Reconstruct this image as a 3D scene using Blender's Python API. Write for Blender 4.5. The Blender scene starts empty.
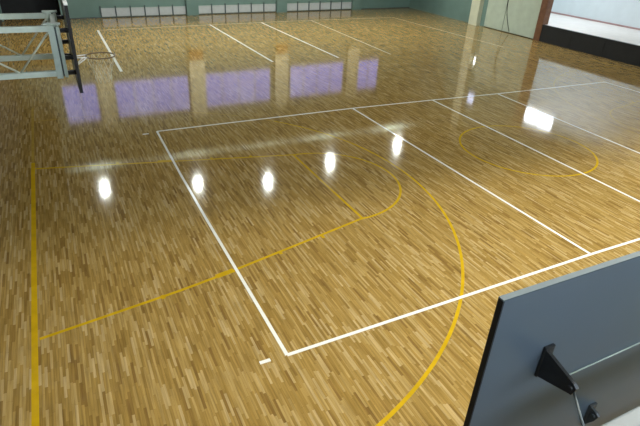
import bpy, bmesh, math, random
from mathutils import Vector, Matrix
random.seed(7)
S = bpy.context.scene
COL = S.collection
PI = math.pi

# ------------------------------------------------------------------ materials
MATS = {}
def mat(name, color, rough=0.5, metal=0.0, emit=None, strength=0.0, noise=0.0, nscale=6.0, spec=0.5, bump=0.0):
    m = bpy.data.materials.new(name); m.use_nodes = True
    nt = m.node_tree; b = nt.nodes['Principled BSDF']
    b.inputs['Base Color'].default_value = (*color, 1)
    b.inputs['Roughness'].default_value = rough
    b.inputs['Metallic'].default_value = metal
    b.inputs['Specular IOR Level'].default_value = spec
    if noise > 0 or bump > 0:
        tc = nt.nodes.new('ShaderNodeTexCoord')
        n = nt.nodes.new('ShaderNodeTexNoise'); n.inputs['Scale'].default_value = nscale
        n.inputs['Detail'].default_value = 4
        nt.links.new(tc.outputs['Object'], n.inputs['Vector'])
        if noise > 0:
            r = nt.nodes.new('ShaderNodeValToRGB')
            r.color_ramp.elements[0].position = 0.3; r.color_ramp.elements[1].position = 0.7
            r.color_ramp.elements[0].color = (*[c * (1 - noise) for c in color], 1)
            r.color_ramp.elements[1].color = (*[min(1, c * (1 + noise)) for c in color], 1)
            nt.links.new(n.outputs['Fac'], r.inputs['Fac'])
            nt.links.new(r.outputs['Color'], b.inputs['Base Color'])
        if bump > 0:
            bp = nt.nodes.new('ShaderNodeBump'); bp.inputs['Strength'].default_value = bump
            bp.inputs['Distance'].default_value = 0.01
            nt.links.new(n.outputs['Fac'], bp.inputs['Height']); nt.links.new(bp.outputs['Normal'], b.inputs['Normal'])
    if emit:
        b.inputs['Emission Color'].default_value = (*emit, 1)
        b.inputs['Emission Strength'].default_value = strength
    MATS[name] = m
    return m

FLOOR_ROUGH = 0.062
def floor_material():
    m = bpy.data.materials.new('varnished_parquet'); m.use_nodes = True
    nt = m.node_tree; N = nt.nodes; L = nt.links
    b = N['Principled BSDF']
    def math_(op, a, bb=None, c=None):
        n = N.new('ShaderNodeMath'); n.operation = op
        for i, v in enumerate((a, bb, c)):
            if v is None: continue
            if isinstance(v, (int, float)): n.inputs[i].default_value = v
            else: L.new(v, n.inputs[i])
        return n.outputs[0]
    tc = N.new('ShaderNodeTexCoord'); sp = N.new('ShaderNodeSeparateXYZ'); L.new(tc.outputs['Object'], sp.inputs[0])
    W, LEN = 0.034, 0.36
    xs = math_('DIVIDE', sp.outputs['X'], W); col = math_('FLOOR', xs)
    wn = N.new('ShaderNodeTexWhiteNoise'); wn.noise_dimensions = '1D'; L.new(col, wn.inputs['W'])
    ys = math_('ADD', math_('DIVIDE', sp.outputs['Y'], LEN), math_('MULTIPLY', wn.outputs['Value'], 37.0))
    row = math_('FLOOR', ys)
    cb = N.new('ShaderNodeCombineXYZ'); L.new(col, cb.inputs['X']); L.new(row, cb.inputs['Y'])
    w2 = N.new('ShaderNodeTexWhiteNoise'); w2.noise_dimensions = '2D'; L.new(cb.outputs[0], w2.inputs['Vector'])
    ramp = N.new('ShaderNodeValToRGB'); e = ramp.color_ramp.elements
    e[0].position = 0.0; e[0].color = (0.225, 0.130, 0.034, 1)
    e[1].position = 1.0; e[1].color = (0.48, 0.340, 0.150, 1)
    for p_, c_ in ((0.16, (0.30, 0.183, 0.045)), (0.45, (0.35, 0.220, 0.060)), (0.8, (0.415, 0.276, 0.093))):
        k = e.new(p_); k.color = (*c_, 1)
    L.new(w2.outputs['Value'], ramp.inputs['Fac'])
    # wood grain running along each strip
    mp = N.new('ShaderNodeMapping'); mp.inputs['Scale'].default_value = (42, 2.2, 1); L.new(tc.outputs['Object'], mp.inputs['Vector'])
    gr = N.new('ShaderNodeTexNoise'); gr.inputs['Scale'].default_value = 1.0; gr.inputs['Detail'].default_value = 3
    L.new(mp.outputs[0], gr.inputs['Vector'])
    gm = N.new('ShaderNodeMapRange'); gm.inputs['From Min'].default_value = 0.3; gm.inputs['From Max'].default_value = 0.7
    gm.inputs['To Min'].default_value = 0.76; gm.inputs['To Max'].default_value = 1.22
    L.new(gr.outputs['Fac'], gm.inputs['Value'])
    mx = N.new('ShaderNodeMix'); mx.data_type = 'RGBA'; mx.blend_type = 'MULTIPLY'; mx.inputs['Factor'].default_value = 1
    L.new(ramp.outputs['Color'], mx.inputs[6]); L.new(gm.outputs[0], mx.inputs[7])
    # fine dark joints between strips
    fx = math_('FRACT', xs); fy = math_('FRACT', ys)
    jx = math_('LESS_THAN', fx, 0.05); jy = math_('LESS_THAN', fy, 0.008)
    j = math_('MAXIMUM', jx, jy)
    jm = N.new('ShaderNodeMix'); jm.data_type = 'RGBA'; jm.blend_type = 'MULTIPLY'
    L.new(math_('MULTIPLY', j, 0.5), jm.inputs['Factor']); L.new(mx.outputs[2], jm.inputs[6]); jm.inputs[7].default_value = (0.25, 0.17, 0.1, 1)
    L.new(jm.outputs[2], b.inputs['Base Color'])
    # varnish gloss, a little uneven
    n2 = N.new('ShaderNodeTexNoise'); n2.inputs['Scale'].default_value = 1.3; n2.inputs['Detail'].default_value = 3
    L.new(tc.outputs['Object'], n2.inputs['Vector'])
    rr = N.new('ShaderNodeMapRange'); rr.inputs['To Min'].default_value = FLOOR_ROUGH - 0.02; rr.inputs['To Max'].default_value = FLOOR_ROUGH + 0.03
    L.new(n2.outputs['Fac'], rr.inputs['Value']); L.new(rr.outputs[0], b.inputs['Roughness'])
    b.inputs['IOR'].default_value = 1.5
    # faint waviness of the varnish
    bp = N.new('ShaderNodeBump'); bp.inputs['Strength'].default_value = 0.012; bp.inputs['Distance'].default_value = 0.004
    L.new(n2.outputs['Fac'], bp.inputs['Height']); L.new(bp.outputs['Normal'], b.inputs['Normal'])
    return m

M_floor = floor_material()
M_white = mat('white_line_paint', (0.86, 0.84, 0.78), FLOOR_ROUGH + .05, noise=0.04, nscale=9)
M_yellow = mat('yellow_line_paint', (0.56, 0.345, 0.010), FLOOR_ROUGH + .03, noise=0.10, nscale=5)
M_glarewhite = mat('glare_dulled_white_line', (0.66, 0.58, 0.42), FLOOR_ROUGH + .03, noise=0.08, nscale=5)  # dimmer white: reflection veiling the far lines is put into the colour
M_wall = mat('teal_wall_paint', (0.155, 0.245, 0.215), 0.55, noise=0.06, nscale=1.5)
M_upper = mat('pale_upper_wall_paint', (0.40, 0.45, 0.36), 0.6, noise=0.05, nscale=1.5)
M_cream = mat('cream_column_paint', (0.62, 0.63, 0.47), 0.5, noise=0.05, nscale=3)
M_palegreen = mat('pale_green_door_paint', (0.47, 0.54, 0.44), 0.45, noise=0.07, nscale=2.5)
M_panel = mat('cream_column_panel_paint', (0.74, 0.72, 0.55), 0.5, noise=0.05, nscale=3)
M_darkseam = mat('dark_door_gap', (0.05, 0.06, 0.05), 0.7)
M_brown = mat('brown_wood_trim', (0.17, 0.075, 0.035), 0.45, noise=0.25, nscale=5)
M_black = mat('black_stage_panel', (0.010, 0.011, 0.011), 0.5, noise=0.2, nscale=4)
M_stagefloor = mat('pale_stage_boards', (0.80, 0.76, 0.72), 0.35, noise=0.05, nscale=3)
M_stagewall = mat('pale_stage_wall', (0.70, 0.77, 0.80), 0.6, noise=0.03, nscale=2)
M_pink = mat('pinkish_skirting', (0.42, 0.26, 0.25), 0.5, noise=0.05)
M_ceil = mat('grey_ceiling_board', (0.33, 0.33, 0.27), 0.8, noise=0.1, nscale=1)
M_beam = mat('pale_green_beam', (0.36, 0.41, 0.34), 0.5, noise=0.05)
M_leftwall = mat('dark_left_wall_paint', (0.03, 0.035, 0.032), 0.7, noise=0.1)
M_darkwall = mat('unlit_alcove_dark', (0.012, 0.013, 0.014), 0.7, noise=0.2)  # near-black colour carries the darkness of the unlit alcove
M_frame = mat('window_frame_metal', (0.50, 0.53, 0.50), 0.45, metal=0.3, noise=0.03)
M_glareyellow = mat('glare_dulled_yellow_line', (0.42, 0.27, 0.05), FLOOR_ROUGH + .02, noise=0.15, nscale=5)  # duller yellow: floor glare over these lines is put into the colour
M_purple = mat('dusk_lit_glass', (0.25, 0.25, 0.4), 0.3, emit=(0.27, 0.31, 1.0), strength=0.95)
M_lowglass = mat('frosted_low_glass', (0.46, 0.48, 0.47), 0.3, noise=0.05, emit=(0.75, 0.8, 0.85), strength=0.05)
M_bar = mat('dark_guard_bar', (0.09, 0.115, 0.115), 0.5, metal=0.3, noise=0.1)
M_daywin = mat('daylit_glass', (0.5, 0.55, 0.6), 0.3, emit=(0.70, 0.83, 1.0), strength=8.5)
M_brightwin = mat('bright_daylit_glass', (0.6, 0.6, 0.6), 0.3, emit=(0.85, 0.93, 1.0), strength=14.0)
M_orange = mat('orange_column_pad', (0.36, 0.16, 0.04), 0.6, noise=0.1)
M_steel = mat('pale_green_steel_paint', (0.56, 0.66, 0.60), 0.4, noise=0.06, nscale=8)
M_rod = mat('pale_brace_rod', (0.52, 0.56, 0.47), 0.45, noise=0.05)
M_edge = mat('black_board_edge', (0.008, 0.008, 0.009), 0.7, noise=0.1)
M_boardback = mat('blue_grey_board_back', (0.080, 0.098, 0.116), 0.30, noise=0.04, nscale=3)
M_boardtop = mat('grey_board_top', (0.075, 0.095, 0.10), 0.6, noise=0.04)
M_boardface = mat('white_board_face', (0.75, 0.75, 0.72), 0.35, noise=0.02)
M_bracket = mat('black_bracket_steel', (0.022, 0.021, 0.021), 0.45, metal=0.2, noise=0.2, nscale=20)
M_charcoal = mat('charcoal_plate', (0.045, 0.047, 0.047), 0.5, noise=0.1)
M_frontsteel = mat('grey_green_steel_paint', (0.10, 0.115, 0.115), 0.45, noise=0.06, nscale=8)
M_thinrod = mat('dull_steel_rod', (0.10, 0.115, 0.11), 0.5, noise=0.05)
M_rim = mat('dark_rim_paint', (0.12, 0.075, 0.04), 0.4, noise=0.1)
M_net = mat('white_net_cord', (0.62, 0.62, 0.52), 0.8, noise=0.05)
M_shade = mat('white_enamel_shade', (0.62, 0.65, 0.60), 0.35, noise=0.03)
M_cord = mat('grey_hanging_rod', (0.2, 0.21, 0.2), 0.5, noise=0.05)
M_bulb = mat('lit_mercury_bulb', (0.9, 0.9, 0.9), 0.4, emit=(0.94, 1.0, 0.95), strength=160.0)
M_bluelamp = mat('blue_white_lit_lamp', (0.8, 0.8, 0.9), 0.4, emit=(0.55, 0.65, 1.0), strength=2.6)
M_whitelamp = mat('white_lit_lamp', (0.8, 0.8, 0.8), 0.4, emit=(0.95, 1.0, 0.95), strength=6.0)
M_gal = mat('gallery_concrete', (0.22, 0.23, 0.21), 0.7, noise=0.08)

# ------------------------------------------------------------------ mesh helpers
def box(bm, lo, hi, mi=0):
    x0, y0, z0 = lo; x1, y1, z1 = hi
    v = [bm.verts.new(c) for c in ((x0,y0,z0),(x1,y0,z0),(x1,y1,z0),(x0,y1,z0),(x0,y0,z1),(x1,y0,z1),(x1,y1,z1),(x0,y1,z1))]
    for f in ((0,3,2,1),(4,5,6,7),(0,1,5,4),(1,2,6,5),(2,3,7,6),(3,0,4,7)):
        fc = bm.faces.new([v[i] for i in f]); fc.material_index = mi
def bevel_box(bm, lo, hi, w=0.008, seg=2):
    t = bmesh.new(); box(t, lo, hi)
    bmesh.ops.bevel(t, geom=t.edges[:], offset=w, segments=seg, affect='EDGES', profile=0.6)
    me = bpy.data.meshes.new('tmp'); t.to_mesh(me); t.free(); bm.from_mesh(me); bpy.data.meshes.remove(me)
def tube(bm, pts, r, n=10, closed=False):
    pts = [Vector(p) for p in pts]; rings = []
    m = len(pts)
    for i, p in enumerate(pts):
        a = pts[(i - 1) % m] if (closed or i > 0) else p
        c = pts[(i + 1) % m] if (closed or i < m - 1) else p
        d = (c - a).normalized()
        ref = Vector((0, 0, 1)) if abs(d.z) < 0.95 else Vector((1, 0, 0))
        u = d.cross(ref).normalized(); w = u.cross(d).normalized()
        rings.append([bm.verts.new(p + r * (math.cos(2*PI*k/n) * u + math.sin(2*PI*k/n) * w)) for k in range(n)])
    for i in range(m if closed else m - 1):
        A, B = rings[i], rings[(i + 1) % m]
        for k in range(n):
            f = bm.faces.new((A[k], A[(k+1)%n], B[(k+1)%n], B[k])); f.smooth = True
    if not closed:
        bm.faces.new(rings[0][::-1]); bm.faces.new(rings[-1])
def lathe(bm, prof, n=28, axis=(0, 0)):
    rings = []
    for r, z in prof:
        rings.append([bm.verts.new((axis[0] + r*math.cos(2*PI*k/n), axis[1] + r*math.sin(2*PI*k/n), z)) for k in range(n)])
    for A, B in zip(rings, rings[1:]):
        for k in range(n):
            f = bm.faces.new((A[k], A[(k+1)%n], B[(k+1)%n], B[k])); f.smooth = True
    return rings
def prism(bm, poly, d):
    a = [bm.verts.new(p) for p in poly]; b = [bm.verts.new(Vector(p) + Vector(d)) for p in poly]
    bm.faces.new(a[::-1]); bm.faces.new(b)
    for i in range(len(a)):
        j = (i + 1) % len(a); bm.faces.new((a[i], a[j], b[j], b[i]))
def strip(bm, pts, w, z0=0.0005, z1=0.0025, closed=False):
    pts = [Vector((p[0], p[1])) for p in pts]; m = len(pts); rows = []
    for i, p in enumerate(pts):
        a = pts[(i-1) % m] if (closed or i > 0) else p
        c = pts[(i+1) % m] if (closed or i < m-1) else p
        d = (c - a).normalized(); nn = Vector((-d.y, d.x)) * (w / 2)
        q = (p + nn, p - nn)
        rows.append([bm.verts.new((q[0].x, q[0].y, z1)), bm.verts.new((q[1].x, q[1].y, z1)),
                     bm.verts.new((q[1].x, q[1].y, z0)), bm.verts.new((q[0].x, q[0].y, z0))])
    for i in range(m if closed else m-1):
        A, B = rows[i], rows[(i+1) % m]
        for k in range(4):
            bm.faces.new((A[k], A[(k+1) % 4], B[(k+1) % 4], B[k]))
    if not closed:
        bm.faces.new(rows[0][::-1]); bm.faces.new(rows[-1])

def link(name, bm, m, parent=None, extra=()):
    bmesh.ops.recalc_face_normals(bm, faces=bm.faces[:])
    me = bpy.data.meshes.new(name); bm.to_mesh(me); bm.free()
    me.materials.append(m)
    for x in extra: me.materials.append(x)
    o = bpy.data.objects.new(name, me); COL.objects.link(o)
    if parent is not None:
        o.parent = parent
        o.matrix_parent_inverse = Matrix.Translation(parent.location).inverted()
    return o
def structure(name, bm, m, label=None, extra=()):
    o = link(name, bm, m, None, extra); o['kind'] = 'structure'
    if label: o['label'] = label
    return o
def B(*boxes):
    bm = bmesh.new()
    for lo, hi in boxes: box(bm, lo, hi)
    return bm
def thing(name, label, cat, loc, group=None):
    o = bpy.data.objects.new(name, None); COL.objects.link(o); o.location = loc; o.empty_display_size = 0.1
    o['label'] = label; o['category'] = cat
    if group: o['group'] = group
    return o

# ------------------------------------------------------------------ the hall shell
XL, XR, YF, YN = -13.4, 13.2, 24.2, -12.6
EAVE, RIDGE, XRIDGE = 8.3, 9.75, -0.5

bm = bmesh.new(); box(bm, (XL - 0.3, YN - 0.3, -0.2), (XR, YF + 1.6, 0.0))
floor = structure('floor', bm, M_floor, 'glossy varnished parquet gym floor of narrow tan and brown strips')

def mark(name, segs, m, w, label=None):
    top = {'white_line_paint': 0.0030, 'glare_dulled_white_line': 0.0026, 'yellow_line_paint': 0.0020}.get(m.name, 0.0015) + 0.00004 * len(floor.children) % 0.0004
    bm = bmesh.new()
    for s in segs:
        pts, closed = s if isinstance(s, tuple) else (s, False)
        strip(bm, pts, w, z1=top, closed=closed)
    o = link(name, bm, m, floor)
    if label: o['label'] = label
    return o
def arc(cx, cy, r, a0, a1, n=64):
    return [(cx + r*math.cos(math.radians(a0 + (a1-a0)*i/n)), cy + r*math.sin(math.radians(a0 + (a1-a0)*i/n))) for i in range(n+1)]

# white volleyball court
A1, A2 = (-9.06, 4.45), (-9.035, -4.535)
FS = [(-9.06, 4.45), (-2.944, 4.56), (0.17, 4.50), (3.03, 4.40), (8.8, 4.36)]
NS = [(-9.035, -4.535), (-2.937, -4.42), (8.9, -4.40)]
mark('volleyball_end_line', [[A1, (-9.08, 1.6), (-9.075, -0.65), A2]], M_white, 0.052, 'white end line of the near volleyball court')
mark('volleyball_sideline', [FS], M_white, 0.058, 'white far sideline of the near volleyball court')
mark('volleyball_sideline', [NS], M_white, 0.053, 'white near sideline of the near volleyball court')
mark('attack_line', [[(-2.944, 4.56), (-2.937, -4.42)]], M_white, 0.058, 'white left attack line of the near court')
mark('volleyball_centre_line', [[(0.17, 4.50), (-0.03, -4.42)]], M_white, 0.058, 'white centre line of the near court')
mark('attack_line', [[(3.03, 4.40), (2.62, -4.41)]], M_white, 0.058, 'white right attack line of the near court')
mark('volleyball_end_line', [[(8.8, 4.36), (8.9, -4.40)]], M_white, 0.058)
mark('service_mark', [[(-9.42, -4.525), (-9.27, -4.525)]], M_white, 0.055, 'short white tick behind the near corner')
mark('service_mark', [[(-9.45, 4.345), (-9.29, 4.345)]], M_white, 0.055, 'short white tick behind the far corner')
# yellow basketball court (both ends)
for s in (-1, 1):
    mark('basketball_end_line', [[(s*12.04, -7.5), (s*12.04, 3.3)]], M_yellow if s < 0 else M_glareyellow, 0.08)
    mark('basketball_end_line', [[(s*12.04, 3.3), (s*12.04, 7.5)]], M_glareyellow, 0.06)
    key = [(s*12.0, 2.95), (s*6.235, 1.72)] + [(s*-(-6.235 + 1.72*math.cos(math.radians(t))), 1.72*math.sin(math.radians(t))) for t in range(85, -90, -5)] + [(s*6.235, -1.71), (s*9.25, -2.46), (s*10.03, -2.62), (s*11.98, -2.94)]
    mark('key_outline', [key], M_yellow if s < 0 else M_glareyellow, 0.055)
    mark('free_throw_line', [[(s*6.235, 1.72), (s*6.22, -1.70)]], M_yellow if s < 0 else M_glareyellow, 0.055)
    def tp(t): return (-s*(-10.46 + 6.305*math.cos(math.radians(t))), 6.305*math.sin(math.radians(t)))
    mark('three_point_line', [[tp(t) for t in range(42, -89, -2)] + [(s*10.46, -6.28), (s*12.0, -6.28)]], M_yellow if s < 0 else M_glareyellow, 0.054)
    mark('three_point_line', [[(s*12.0, 6.28), (s*10.46, 6.28)] + [tp(t) for t in range(88, 41, -2)]], M_glareyellow, 0.04)
    # lane space marks on the slanted sides of the key
    for sy in (-1, 1):
        d = Vector((-5.77, 1.23, 0)).normalized()
        def lp(t): return (s*-1*(-6.235 + d.x*t), sy*(1.72 + d.y*t))
        q = [lp(2.93), lp(3.25)]
        q = [(a, b + (0.045 if sy > 0 else -0.085)) for a, b in q]
        mark('neutral_zone_block', [q], M_yellow, 0.11)
        for t in (1.05, 2.0, 4.15):
            a, b = lp(t)
            mark('lane_space_tick', [[(a - 0.03, b + (0.06 if sy > 0 else -0.09)), (a + 0.03, b + (0.06 if sy > 0 else -0.09))]], M_yellow, 0.1)
mark('centre_circle', [(arc(-0.06, -0.02, 1.78, 0, 356.25, 95), True)], M_yellow, 0.055, 'yellow centre circle of the basketball court')
# white court at the far side
m2 = [('volleyball_end_line', [[(-9.12, 19.6), (-9.10, 11.1)]], 0.10),
      ('volleyball_sideline', [[(-9.12, 19.55), (-3.3, 20.1), (3.1, 20.6), (9.15, 20.7)]], 0.06),
      ('attack_line', [[(-3.28, 20.1), (-3.10, 11.1)]], 0.09),
      ('volleyball_centre_line', [[(-0.2, 20.3), (0.0, 11.1)]], 0.09),
      ('attack_line', [[(3.1, 20.6), (2.75, 11.1)]], 0.08),
      ('volleyball_end_line', [[(9.15, 20.7), (9.7, 11.1)]], 0.07)]
for nme, seg, w in m2:
    mark(nme, seg, M_white if w > 0.085 else M_glarewhite, w)

# walls -----------------------------------------------------------
def gable(x):
    return EAVE + (RIDGE - EAVE) * (1 - (abs(x - XRIDGE) / (13.9 if x < XRIDGE else 13.7)))
AL0, AL1 = XL + 0.05, -10.62            # dark alcove at the left end of the far wall
def far_wall():
    """far wall with real openings for the five clerestory windows"""
    bm = bmesh.new()
    z0, z1 = 3.6, 5.86
    xs = [XL - 0.25]
    for a, b in BAYS: xs += [a, b]
    xs.append(XR)
    box(bm, (AL1, YF, 0), (XR, YF + 0.25, 2.4)); box(bm, (XL - 0.25, YF, 2.4), (XR, YF + 0.25, z0)); box(bm, (XL - 0.25, YF, 0), (AL0, YF + 0.25, 2.4))
    for i in range(0, len(xs), 2):
        box(bm, (xs[i], YF, z0), (xs[i+1], YF + 0.25, z1))
    for a in [XL + (XR - XL) * k / 24 for k in range(24)]:
        b = a + (XR - XL) / 24
        prism(bm, [(a, YF, z1), (b, YF, z1), (b, YF, gable(b)), (a, YF, gable(a))], (0, 0.25, 0))
    return bm
BAYS = [(-11.35, -9.45), (-8.5, -3.95), (-2.92, 1.78), (3.25, 7.72), (9.0, 10.9)]
wf = structure('wall_far', far_wall(), M_wall, 'teal painted far wall of the gym')
for i, f in enumerate(wf.data.polygons): pass

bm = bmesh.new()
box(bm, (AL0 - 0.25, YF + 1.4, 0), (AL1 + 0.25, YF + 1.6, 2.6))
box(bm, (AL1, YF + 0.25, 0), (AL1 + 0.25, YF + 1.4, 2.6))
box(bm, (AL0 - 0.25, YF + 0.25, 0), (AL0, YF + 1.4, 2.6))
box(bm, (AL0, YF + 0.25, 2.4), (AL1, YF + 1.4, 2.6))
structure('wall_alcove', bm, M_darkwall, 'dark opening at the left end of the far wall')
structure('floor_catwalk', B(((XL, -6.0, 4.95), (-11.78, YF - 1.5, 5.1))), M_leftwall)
structure('trim_4', B(((-11.78, -6.0, 4.9), (-11.72, YF - 1.5, 5.2))), M_wall)
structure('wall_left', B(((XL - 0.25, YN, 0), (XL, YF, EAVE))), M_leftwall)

# clerestory windows with frames, mullions and dusk-blue panes
for i, (a, b) in enumerate(BAYS):
    w = bpy.data.objects.new('window_%d' % (i + 1), None); COL.objects.link(w)
    w.location = ((a + b)/2, YF, 3.6); w['kind'] = 'structure'
    w['label'] = 'high window glowing violet-blue on the far wall'
    bm = bmesh.new(); t = 0.06
    box(bm, (a, YF + 0.02, 3.6), (b, YF + 0.12, 3.6 + t)); box(bm, (a, YF + 0.02, 5.86 - t), (b, YF + 0.12, 5.86))
    box(bm, (a, YF + 0.02, 3.6 + t), (a + t, YF + 0.12, 5.86 - t)); box(bm, (b - t, YF + 0.02, 3.6 + t), (b, YF + 0.12, 5.86 - t))
    link('window_frame', bm, M_frame, w)
    n = max(2, round((b - a) / 1.2))
    bm = bmesh.new()
    for k in range(1, n):
        x = a + (b - a) * k / n
        box(bm, (x - 0.025, YF + 0.03, 3.6 + t), (x + 0.025, YF + 0.10, 5.86 - t))
    link('mullion', bm, M_frame, w)
    bm = bmesh.new(); box(bm, (a + t, YF + 0.06, 3.6 + t), (b - t, YF + 0.075, 5.86 - t))
    link('pane', bm, M_purple, w)

# columns on the far wall
for i, x in enumerate((-3.43, 2.5, 8.36)):
    bm = bmesh.new(); box(bm, (x - 0.36, YF - 0.22, 0), (x + 0.36, YF, gable(x) - 0.02))
    c = structure('column_%d' % (i + 1), bm, M_wall, 'teal column standing against the far wall')
    if i < 2:
        link('column_pad', B(((x - 0.42, YF - 0.28, 2.0), (x + 0.42, YF - 0.22, 2.6))), M_orange, c)
    link('column_panel', B(((x - 0.50, YF - 0.27, 2.66), (x + 0.50, YF - 0.22, 6.3))), M_panel, c)

structure('trim_1', B(((-9.4, YF - 0.06, 2.66), (-8.55, YF, 6.3))), M_panel)
# floor-level windows with guard bars along the far wall
k = 5
for a, b in ((-8.60, -3.79), (-3.07, 2.14), (2.86, 8.0), (8.72, 9.0)):
    if b - a < 0.5: continue
    k += 1
    w = bpy.data.objects.new('window_%d' % k, None); COL.objects.link(w); w.location = ((a+b)/2, YF, 0.05); w['kind'] = 'structure'
    w['label'] = 'low frosted window with dark guard bars at floor level'
    bm = bmesh.new()
    box(bm, (a, YF - 0.05, 0.06), (b, YF, 0.10)); box(bm, (a, YF - 0.05, 0.47), (b, YF, 0.51))
    link('window_frame', bm, M_frame, w)
    link('pane', B(((a, YF - 0.03, 0.10), (b, YF - 0.015, 0.47))), M_lowglass, w)
    n = max(1, round((b - a) / 0.82))
    for q in range(n + 1):
        x = a + (b - a) * q / n
        bm = bmesh.new(); box(bm, (x - 0.035, YF - 0.075, 0.03), (x + 0.035, YF - 0.04, 0.62)); link('guard_bar', bm, M_bar, w)
structure('baseboard_far', B(((AL1, YF - 0.02, 0), (XR, YF, 0.05))), M_bar)

# the far wall is not quite square to the court: it comes nearer towards the left
piv = Vector((6.0, YF, 0))
TURN = Matrix.Translation(piv) @ Matrix.Rotation(math.radians(3.6), 4, 'Z') @ Matrix.Translation(-piv)
for o in list(COL.objects):
    if o.parent is None and (o.name in ('wall_far', 'wall_alcove', 'trim_1', 'baseboard_far') or o.name.startswith(('column_', 'window_'))):
        o.matrix_world = TURN @ (Matrix.Translation(o.location))

# right wall ---------------------------------------------------------
SY1, SY0, SH = 11.92, -2.0, 4.95       # stage opening
bm = bmesh.new()
box(bm, (XR, 12.3, 0), (XR + 0.25, YF + 0.6, EAVE))
box(bm, (XR, YN, 0), (XR + 0.25, SY0, EAVE))
box(bm, (XR, SY0, SH), (XR + 0.25, 12.3, EAVE))
structure('wall_right', bm, M_wall, 'teal painted right wall beyond the stage')
structure('column_5', B(((XR - 0.32, 16.88, 0), (XR, 17.62, EAVE - 0.05))), M_cream, 'cream post against the right wall')
d = bpy.data.objects.new('door_1', None); COL.objects.link(d); d.location = (XR, 14.5, 0); d['kind'] = 'structure'
d['label'] = 'pale green double doors with a dark middle gap beside the stage'
bm = bmesh.new()
for y0, y1 in ((12.36, 14.86), (14.90, 16.45)):
    bevel_box(bm, (XR - 0.07, y0, 0.04), (XR - 0.01, y1, 3.2), 0.015)
link('door_leaf', bm, M_palegreen, d)
bm = bmesh.new(); box(bm, (XR - 0.03, 12.36, 0.0), (XR, 16.45, 0.045)); box(bm, (XR - 0.045, 14.86, 0.04), (XR - 0.005, 14.90, 3.2))
link('door_gap', bm, M_darkseam, d)
bm = bmesh.new(); box(bm, (XR - 0.09, 12.34, 3.2), (XR, 16.47, 3.34)); link('door_head', bm, M_palegreen, d)
# slack dark cord hanging down the doors
t = thing('hanging_cord', 'thin dark slack cord hanging down the pale double doors', 'cord', (XR - 0.1, 14.6, 0.1))
bm = bmesh.new()
tube(bm, [(XR - 0.09, 14.2 + 0.42*math.sin(z*1.1) + 0.13*z, z) for z in [0.09 + 3.0*i/26 for i in range(27)]], 0.018, 6)
link('cord', bm, M_darkseam, t)
bm = bmesh.new(); lathe(bm, [(0.0, 3.05), (0.03, 3.05), (0.03, 3.14), (0.0, 3.14)], 10, (XR - 0.09, 14.2 + 0.42*math.sin(3.09*1.1) + 0.13*3.09)); link('hook', bm, M_bar, t)
structure('trim_2', B(((XR - 0.12, SY1, 0), (XR + 0.28, 12.34, SH + 0.35))), M_brown, 'brown wooden post at the left edge of the stage')
structure('trim_3', B(((XR - 0.06, SY0, SH), (XR, SY1, SH + 0.35))), M_brown)
# the stage
XB = 17.7
bm = bmesh.new(); box(bm, (XR - 0.10, SY0, 0), (XR + 0.02, SY1 - 0.0, 0.84))
for q in range(1, 7):
    y = SY0 + (SY1 - SY0) * q / 7
    box(bm, (XR - 0.115, y - 0.02, 0.05), (XR - 0.10, y + 0.02, 0.80))
box(bm, (XR - 0.125, SY0, 0.80), (XR + 0.02, SY1, 0.875))
structure('stage_front', bm, M_black, 'black front panel of the raised stage')
structure('stage_floor', B(((XR + 0.02, SY0, 0.7), (XB, 16.6, 0.87))), M_stagefloor, 'pale glossy floor of the raised stage')
bm = bmesh.new()
def wallhole(bm, x0, x1, y0, y1, z0, z1, hy0, hy1, hz0, hz1):
    box(bm, (x0, y0, z0), (x1, y1, hz0)); box(bm, (x0, y0, hz1), (x1, y1, z1))
    box(bm, (x0, y0, hz0), (x1, hy0, hz1)); box(bm, (x0, hy1, hz0), (x1, y1, hz1))
wallhole(bm, XB, XB + 0.2, SY0 - 0.2, 16.8, 0.87, EAVE, 13.2, 15.7, 5.4, 6.3)
structure('wall_stage', bm, M_stagewall, 'pale blue-white back wall of the stage')
structure('baseboard_stage', B(((XB - 0.04, SY0, 0.87), (XB, 16.6, 0.955))), M_pink, 'thin pinkish skirting along the stage back wall')
structure('wall_stage_side', B(((XR + 0.25, 16.6, 0.87), (XB, 16.8, EAVE)), ((XR + 0.25, SY0 - 0.2, 0.87), (XB, SY0, EAVE))), M_stagewall)
structure('ceiling_stage', B(((XR + 0.25, SY0 - 0.2, EAVE), (XB + 0.2, 16.8, EAVE + 0.15))), M_stagewall)
w = bpy.data.objects.new('window_10', None); COL.objects.link(w); w.location = (XB, 14.5, 5.35); w['kind'] = 'structure'; w['label'] = 'bright daylit window high on the stage wall'
bm = bmesh.new()
box(bm, (XB + .02, 13.2, 5.4), (XB + .1, 15.7, 5.46)); box(bm, (XB + .02, 13.2, 6.24), (XB + .1, 15.7, 6.3)); box(bm, (XB + .02, 14.42, 5.46), (XB + .1, 14.48, 6.24))
link('window_frame', bm, M_frame, w)
link('pane', B(((XB + .06, 13.2, 5.46), (XB + .075, 15.7, 6.24))), M_brightwin, w)

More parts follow.
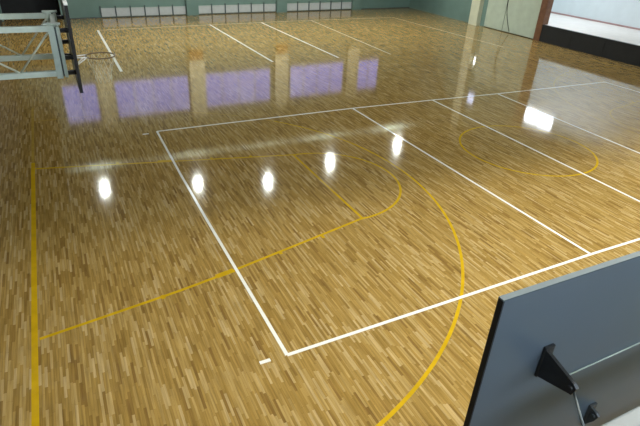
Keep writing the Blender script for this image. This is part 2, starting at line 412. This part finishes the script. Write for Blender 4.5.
# near side: gallery, wall under it and daylit windows above
bm = bmesh.new()
wz0, wz1 = 5.2, 7.6
NW = [(-12.2 + 5.1*i, -8.0 + 5.1*i) for i in range(5)]
box(bm, (XL, YN, 0), (XR, YN + 0.25, wz0)); 
xs = [XL] + [v for ab in NW for v in ab] + [XR]
for i in range(0, len(xs), 2): box(bm, (xs[i], YN, wz0), (xs[i+1], YN + 0.25, wz1))
for q in range(24):
    a = XL + (XR - XL) * q / 24; b = XL + (XR - XL) * (q + 1) / 24
    prism(bm, [(a, YN, wz1), (b, YN, wz1), (b, YN, gable(b)), (a, YN, gable(a))], (0, 0.25, 0))
structure('wall_near', bm, M_wall)
for i, (a, b) in enumerate(NW):
    w = bpy.data.objects.new('window_%d' % (11 + i), None); COL.objects.link(w); w.location = ((a+b)/2, YN, wz0); w['kind'] = 'structure'
    bm = bmesh.new(); box(bm, (a, YN + .1, wz0), (b, YN + .2, wz0 + .06)); box(bm, (a, YN + .1, wz1 - .06), (b, YN + .2, wz1)); box(bm, ((a+b)/2 - .03, YN + .1, wz0 + .06), ((a+b)/2 + .03, YN + .2, wz1 - .06))
    link('window_frame', bm, M_frame, w)
    link('pane', B(((a, YN + .14, wz0 + .06), (b, YN + .155, wz1 - .06))), M_daywin, w)
GY = -9.42
structure('floor_gallery', B(((XL, YN + 0.25, 3.2), (XR, GY, 3.42))), M_gal)
structure('wall_gallery', B(((XL, GY - 0.4, 0), (XR, GY - 0.2, 3.2))), M_wall)

# roof: two sloping slabs, beams
bm = bmesh.new()
for x0, x1 in ((XL - 0.25, XRIDGE), (XRIDGE, XR + 0.25)):
    prism(bm, [(x0, YN, gable(x0)), (x1, YN, gable(x1)), (x1, YN, gable(x1) + 0.2), (x0, YN, gable(x0) + 0.2)], (0, YF + 1.6 - YN, 0))
structure('ceiling', bm, M_ceil)
for i, y in enumerate((18.0, 9.5, 1.5, -5.0)):
    bm = bmesh.new(); box(bm, (XL, y - 0.10, 6.42), (XR, y + 0.10, 6.66))
    structure('beam_%d' % (i + 1), bm, M_beam)

# ------------------------------------------------------------------ high-bay lamps
def make_lamp(loc, label, group, length):
    t = thing('high_bay_lamp', label, 'lamp', loc, group)
    x, y, z = loc
    bm = bmesh.new()
    lathe(bm, [(0.30, z - 0.02), (0.295, z + 0.06), (0.25, z + 0.18), (0.14, z + 0.28), (0.09, z + 0.31), (0.085, z + 0.31), (0.13, z + 0.27), (0.24, z + 0.17), (0.285, z + 0.06), (0.29, z - 0.02), (0.30, z - 0.02)], 28, (x, y))
    link('lamp_shade', bm, M_shade, t)
    bm = bmesh.new(); lathe(bm, [(0.0, z + 0.46), (0.075, z + 0.45), (0.085, z + 0.31), (0.06, z + 0.29), (0.0, z + 0.29)], 16, (x, y)); link('socket', bm, M_cord, t)
    bm = bmesh.new(); lathe(bm, [(0.0, z + 0.29), (0.05, z + 0.27), (0.11, z + 0.19), (0.155, z + 0.10), (0.16, z + 0.05), (0.12, z - 0.0), (0.0, z - 0.03)], 20, (x, y)); link('bulb', bm, M_bulb, t)
    bm = bmesh.new(); tube(bm, [(x, y, z + 0.45), (x, y, z + length)], 0.015, 8); link('hanging_rod', bm, M_cord, t)
    return t
ROW = [(-10.18, 7.5, 'hanging gym lamp nearest the left wall, reflected left of the white end line'),
       (-5.32, 8.05, 'hanging gym lamp whose bright reflection touches the white end line'),
       (-1.10, 8.6, 'hanging gym lamp under the roof ridge, reflected inside the yellow key'),
       (3.09, 8.0, 'hanging gym lamp reflected just right of the free throw line top'),
       (8.09, 7.5, 'hanging gym lamp nearest the stage, reflected beside the left attack line')]
for x, z, lb in ROW:
    make_lamp((x, 17.0, z), lb, 'hanging lamps reflected in the floor', gable(x) - z)
for x in (-9.2, -4.6, 0.0, 4.6, 9.2):  # unseen row, added to light the near floor
    make_lamp((x, -6.4, gable(x) - 1.1), 'unseen hanging gym lamp added to light the near side of the court', 'unseen lamps added over the near side', 1.1)

# small lit lamps on the wall beside the cream post
t = thing('wall_lamp', 'upper blue-white lit lamp on the wall above the pale double doors', 'lamp', (XR, 16.35, 4.55))
bm = bmesh.new(); bevel_box(bm, (XR - 0.08, 16.05, 4.2), (XR, 16.65, 4.9), 0.012); link('lamp_housing', bm, M_frame, t)
bm = bmesh.new(); bevel_box(bm, (XR - 0.10, 16.09, 4.24), (XR - 0.078, 16.61, 4.86), 0.008); link('lamp_lens', bm, M_bluelamp, t)
t = thing('wall_lamp', 'lower narrow white lit lamp on the wall between pale doors and cream post', 'lamp', (XR, 16.68, 2.15))
bm = bmesh.new(); bevel_box(bm, (XR - 0.06, 16.58, 1.9), (XR, 16.78, 2.4), 0.01); link('lamp_housing', bm, M_frame, t)
bm = bmesh.new(); bevel_box(bm, (XR - 0.075, 16.61, 1.93), (XR - 0.058, 16.75, 2.37), 0.006); link('lamp_lens', bm, M_whitelamp, t)

# ------------------------------------------------------------------ basketball goals
def hoop(t, cx, cy, d, m=None):
    """rim with bracket and net; d = unit vector out of the board face; (cx, cy) = point of the face"""
    d = Vector((d[0], d[1], 0)); s = Vector((-d.y, d.x, 0)); z = 3.05
    c = Vector((cx, cy, z)) + d * 0.375
    bm = bmesh.new(); tube(bm, [c + 0.225*(math.cos(2*PI*k/32)*d + math.sin(2*PI*k/32)*s) for k in range(32)], 0.011, 8, True)
    rim = link('rim', bm, M_rim, t)
    bm = bmesh.new()
    f = Vector((cx, cy, z))
    for sg in (-1, 1):
        tube(bm, [f + s*sg*0.06 + d*0.005, c - d*0.19 + s*sg*0.11], 0.01, 6)
        tube(bm, [f + s*sg*0.05 + d*0.005 - Vector((0, 0, 0.12)), c - d*0.2 + s*sg*0.09], 0.009, 6)
    q = [f - s*0.09 - Vector((0,0,0.13)), f + s*0.09 - Vector((0,0,0.13)), f + s*0.09 + Vector((0,0,0.05)), f - s*0.09 + Vector((0,0,0.05))]
    prism(bm, q, d * 0.02)
    br = link('rim_bracket', bm, M_boardface, t)
    bm = bmesh.new()
    def np_(i, r, dz, ph): 
        a = 2*PI*(i + ph)/12
        return c + r*(math.cos(a)*d + math.sin(a)*s) - Vector((0, 0, dz))
    lv = [(0.222, 0.0, 0), (0.19, 0.10, .5), (0.155, 0.2, 0), (0.13, 0.3, .5), (0.125, 0.42, 0)]
    for (r0, z0, p0), (r1, z1, p1) in zip(lv, lv[1:]):
        for i in range(12):
            tube(bm, [np_(i, r0, z0, p0), np_(i, r1, z1, p1 if p1 > p0 else p1)], 0.0017, 4)
            tube(bm, [np_(i, r0, z0, p0), np_(i + (-1 if p1 > p0 else 1), r1, z1, p1)], 0.0017, 4)
    n = link('net', bm, M_net, rim)
    n.matrix_parent_inverse = Matrix.Translation(t.location).inverted() @ Matrix.Identity(4)
    n.matrix_parent_inverse = (Matrix.Translation(t.location) @ rim.matrix_parent_inverse).inverted()
    return rim

# -- wall-mounted goal on the left, seen edge-on
GX, GC = -10.875, -0.08
g = thing('basketball_goal', 'pale green truss-mounted basketball goal seen edge-on at the top left', 'basketball goal', (XL, GC, 2.9))
bm = bmesh.new(); box(bm, (GX, GC - 0.9, 2.75), (GX + 0.035, GC + 0.9, 3.93)); bd = link('backboard', bm, M_boardface, g)
def sub(name, bm, m, part, t):
    o = link(name, bm, m, part)
    o.matrix_parent_inverse = (Matrix.Translation(t.location) @ part.matrix_parent_inverse).inverted()
    return o
bm = bmesh.new()
box(bm, (GX - 0.006, GC - 0.925, 2.73), (GX + 0.04, GC - 0.9, 3.935)); box(bm, (GX - 0.006, GC + 0.9, 2.73), (GX + 0.04, GC + 0.925, 3.935)); box(bm, (GX - 0.006, GC - 0.9, 2.73), (GX + 0.04, GC + 0.9, 2.75))
sub('edge_trim', bm, M_edge, bd, g)
bm = bmesh.new(); box(bm, (GX - 0.006, GC - 0.925, 3.935), (GX + 0.045, GC + 0.925, 3.96)); sub('top_trim', bm, M_boardface, bd, g)
hoop(g, GX + 0.035, GC, (1, 0))
XT = -11.085; TZ1, TZ0 = 3.585, 2.955; TY = 0.58
for sy in (-1, 1):
    y = GC + sy*TY
    bm = bmesh.new(); bevel_box(bm, (XL, y - 0.038, TZ1 - 0.04), (XT, y + 0.038, TZ1 + 0.04), 0.008); link('top_chord', bm, M_steel, g)
    bm = bmesh.new(); bevel_box(bm, (XL, y - 0.038, TZ0 - 0.04), (XT, y + 0.038, TZ0 + 0.04), 0.008); link('bottom_chord', bm, M_steel, g)
    bm = bmesh.new(); bevel_box(bm, (XT - 0.055, y - 0.05, TZ0 - 0.07), (XT + 0.03, y + 0.05, TZ1 + 0.05), 0.008); link('end_post', bm, M_steel, g)
    bm = bmesh.new(); bevel_box(bm, (XT + 0.052, y - 0.045, TZ0 - 0.06), (XT + 0.10, y + 0.045, TZ1 + 0.03), 0.008); link('hinge_post', bm, M_steel, g)
    bm = bmesh.new(); box(bm, (XT + 0.03, y - 0.03, TZ0 - 0.04), (XT + 0.052, y + 0.03, TZ1 + 0.01)); link('hinge_gap', bm, M_bar, g)
    # zigzag brace rods
    xa, xb, xc, xd = XT - 0.04, -11.60, -12.45, -13.2
    for p0, p1 in (((xa, TZ1 - .03), (xb, TZ0 + .03)), ((xb, TZ0 + .03), (xc, TZ1 - .03)), ((xc, TZ1 - .03), (xd, TZ0 + .03))):
        bm = bmesh.new(); tube(bm, [(p0[0], y, p0[1]), (p1[0], y, p1[1])], 0.014, 8); link('brace_rod', bm, M_rod, g)
    for z in (TZ1 - 0.03, TZ0 + 0.22, TZ0 - 0.0):
        bm = bmesh.new(); bevel_box(bm, (XT + 0.10, y - 0.03, z - 0.03), (GX + 0.0, y + 0.03, z + 0.03), 0.008); link('mounting_bracket', bm, M_bracket, g)
for z in (TZ1, TZ0):
    bm = bmesh.new(); bevel_box(bm, (XT - 0.0, GC - TY + .05, z - 0.035), (XT + 0.07, GC + TY - .05, z + 0.035), 0.008); link('cross_bar', bm, M_steel, g)
for sy in (-1, 1):
    bm = bmesh.new(); bevel_box(bm, (XT - 0.10, GC + sy*TY - 0.05, TZ1 + 0.05), (XT + 0.12, GC + sy*TY + 0.05, TZ1 + 0.075), 0.006); link('cap_plate', bm, M_steel, g)
bm = bmesh.new(); bevel_box(bm, (XL, GC - 0.9, 2.7), (XL + 0.05, GC + 0.9, 3.85), 0.01); link('wall_plate', bm, M_steel, g)

# -- side goal in the foreground, seen from behind
BX0, BX1, BY, BT = -9.800, -8.00, -8.18, 3.900
h = thing('basketball_goal', 'grey-backed basketball goal in the lower right corner seen from behind', 'basketball goal', ((BX0 + BX1)/2, GY, 2.9))
bm = bmesh.new(); box(bm, (BX0 + 0.004, BY, 2.652), (BX1 - 0.004, BY + 0.019, BT)); bd = link('backboard', bm, M_boardback, h)
bm = bmesh.new(); box(bm, (BX0, BY + 0.019, 2.65), (BX1, BY + 0.022, BT)); o = sub('board_face', bm, M_boardface, bd, h)
bm = bmesh.new()
box(bm, (BX0 - 0.003, BY - 0.002, 2.645), (BX0 + 0.004, BY + 0.023, BT + 0.001)); box(bm, (BX1 - 0.004, BY - 0.002, 2.645), (BX1 + 0.003, BY + 0.023, BT + 0.001)); box(bm, (BX0, BY - 0.001, 2.645), (BX1, BY + 0.023, 2.652))
sub('edge_trim', bm, M_edge, bd, h)
bm = bmesh.new(); box(bm, (BX0 - 0.003, BY - 0.002, BT + 0.001), (BX1 + 0.003, BY + 0.023, BT + 0.008)); sub('top_trim', bm, M_boardtop, bd, h)
bm = bmesh.new(); tube(bm, [(-9.25, BY - 0.004, 3.30), (BX1 + .02, BY - 0.004, 3.32)], 0.004, 6); link('thin_pale_rod', bm, M_rod, h)  # thin pale rod across the board back
hc = (BX0 + BX1)/2
hoop(h, hc, BY + 0.022, (0, 1))
def bracket(x, zc, dz=0.0, ln=0.17, sc=1.0, mm=M_bracket):
    """flange screwed to the board and a tapered arm plate reaching back"""
    bm = bmesh.new()
    bevel_box(bm, (x - 0.012*sc, BY - 0.014, zc - 0.085*sc), (x + 0.045*sc, BY, zc + 0.08*sc), 0.004)
    prism(bm, [(x - 0.008, BY - 0.01, zc + 0.07*sc), (x - 0.008, BY - 0.01, zc - 0.08*sc), (x - 0.008, BY - ln, zc - 0.028 + dz), (x - 0.008, BY - ln - 0.012, zc + 0.012 + dz), (x - 0.008, BY - ln + 0.005, zc + 0.026 + dz)], (0.016, 0, 0))
    tube(bm, [(x - 0.018, BY - ln + 0.012, zc + dz), (x + 0.018, BY - ln + 0.012, zc + dz)], 0.011, 10)
    return link('mounting_bracket', bm, mm, h)
bracket(-9.470, 3.485); bracket(-8.42, 3.485)
bracket(-8.93, 2.885, 0.03, 0.05, 0.9, M_charcoal)  # dim charcoal plate low in the middle of the board back
FY = -8.50
for z0 in (3.385, 2.90):
    bm = bmesh.new(); bevel_box(bm, (-9.60, FY - 0.07, z0), (-8.28, FY, z0 + 0.08), 0.008); link('cross_bar', bm, M_frontsteel, h)
for x in (-9.462, -8.42):
    for z0 in (3.385, 2.90):
        bm = bmesh.new(); bevel_box(bm, (x - 0.035, GY, z0 + 0.005), (x + 0.035, FY - 0.07, z0 + 0.075), 0.008); link('support_arm', bm, M_frontsteel, h)
        bm = bmesh.new(); tube(bm, [(x, BY - 0.16, z0 + 0.09), (x - 0.10, FY + 0.004, z0 + 0.055)], 0.005, 8); link('hinge_rod', bm, M_thinrod, h)
    bm = bmesh.new(); bevel_box(bm, (x - 0.03, FY - 0.06, 2.98), (x + 0.03, FY - 0.01, 3.385), 0.008); link('end_post', bm, M_frontsteel, h)

# ------------------------------------------------------------------ camera
yaw, pitch, roll, f = 1.09071497, 0.511482357, 0.0524277217, 510.27
cam = bpy.data.cameras.new('camera'); co = bpy.data.objects.new('camera', cam); COL.objects.link(co)
fw = Vector((math.cos(yaw)*math.cos(pitch), math.sin(yaw)*math.cos(pitch), -math.sin(pitch)))
r = Vector((math.sin(yaw), -math.cos(yaw), 0)); u = r.cross(fw)
r2 = math.cos(roll)*r + math.sin(roll)*u; u2 = -math.sin(roll)*r + math.cos(roll)*u
co.matrix_world = Matrix(((r2.x, u2.x, -fw.x, -11.0522872), (r2.y, u2.y, -fw.y, -9.14681459), (r2.z, u2.z, -fw.z, 5.02629171), (0, 0, 0, 1)))
cam.sensor_fit = 'HORIZONTAL'; cam.sensor_width = 36; cam.lens = f * 36 / 640; cam.clip_start = 0.02; cam.clip_end = 200
S.camera = co

# ------------------------------------------------------------------ light
def light(name, kind, loc, energy, color, **kw):
    l = bpy.data.lights.new(name, kind); l.energy = energy; l.color = color
    for k_, v in kw.items(): setattr(l, k_, v)
    o = bpy.data.objects.new(name, l); COL.objects.link(o); o.location = loc
    return o
# bulbs' light, as discs at the mouth of each shade
for x, z, _ in ROW:
    light('lamp_light', 'AREA', (x, 17.0, z - 0.045), 290 if x > -9 else 170, (0.95, 1.0, 0.93), shape='DISK', size=0.28)
for x in (-9.2, -4.6, 0.0, 4.6, 9.2):
    light('lamp_light', 'AREA', (x, -6.4, gable(x) - 1.145), {-9.2: 190, -4.6: 270, 0.0: 300, 4.6: 440, 9.2: 480}[x], (1.0, 0.98, 0.90), shape='DISK', size=0.5)  # fill from the added near row, stronger towards the right
# unseen area light added to brighten the stage back wall
o = light('stage_fill', 'AREA', (15.4, 12.0, 6.2), 225, (0.90, 0.94, 1.0), shape='RECTANGLE', size=1.0, size_y=5)

wd = bpy.data.worlds.new('dusk'); S.world = wd; wd.use_nodes = True
wd.node_tree.nodes['Background'].inputs[0].default_value = (0.25, 0.28, 0.5, 1)
wd.node_tree.nodes['Background'].inputs[1].default_value = 0.3

S.view_settings.view_transform = 'Standard'; S.view_settings.look = 'None'
S.view_settings.gamma = 1; S.view_settings.use_curve_mapping = False
S.view_settings.exposure = 0.22
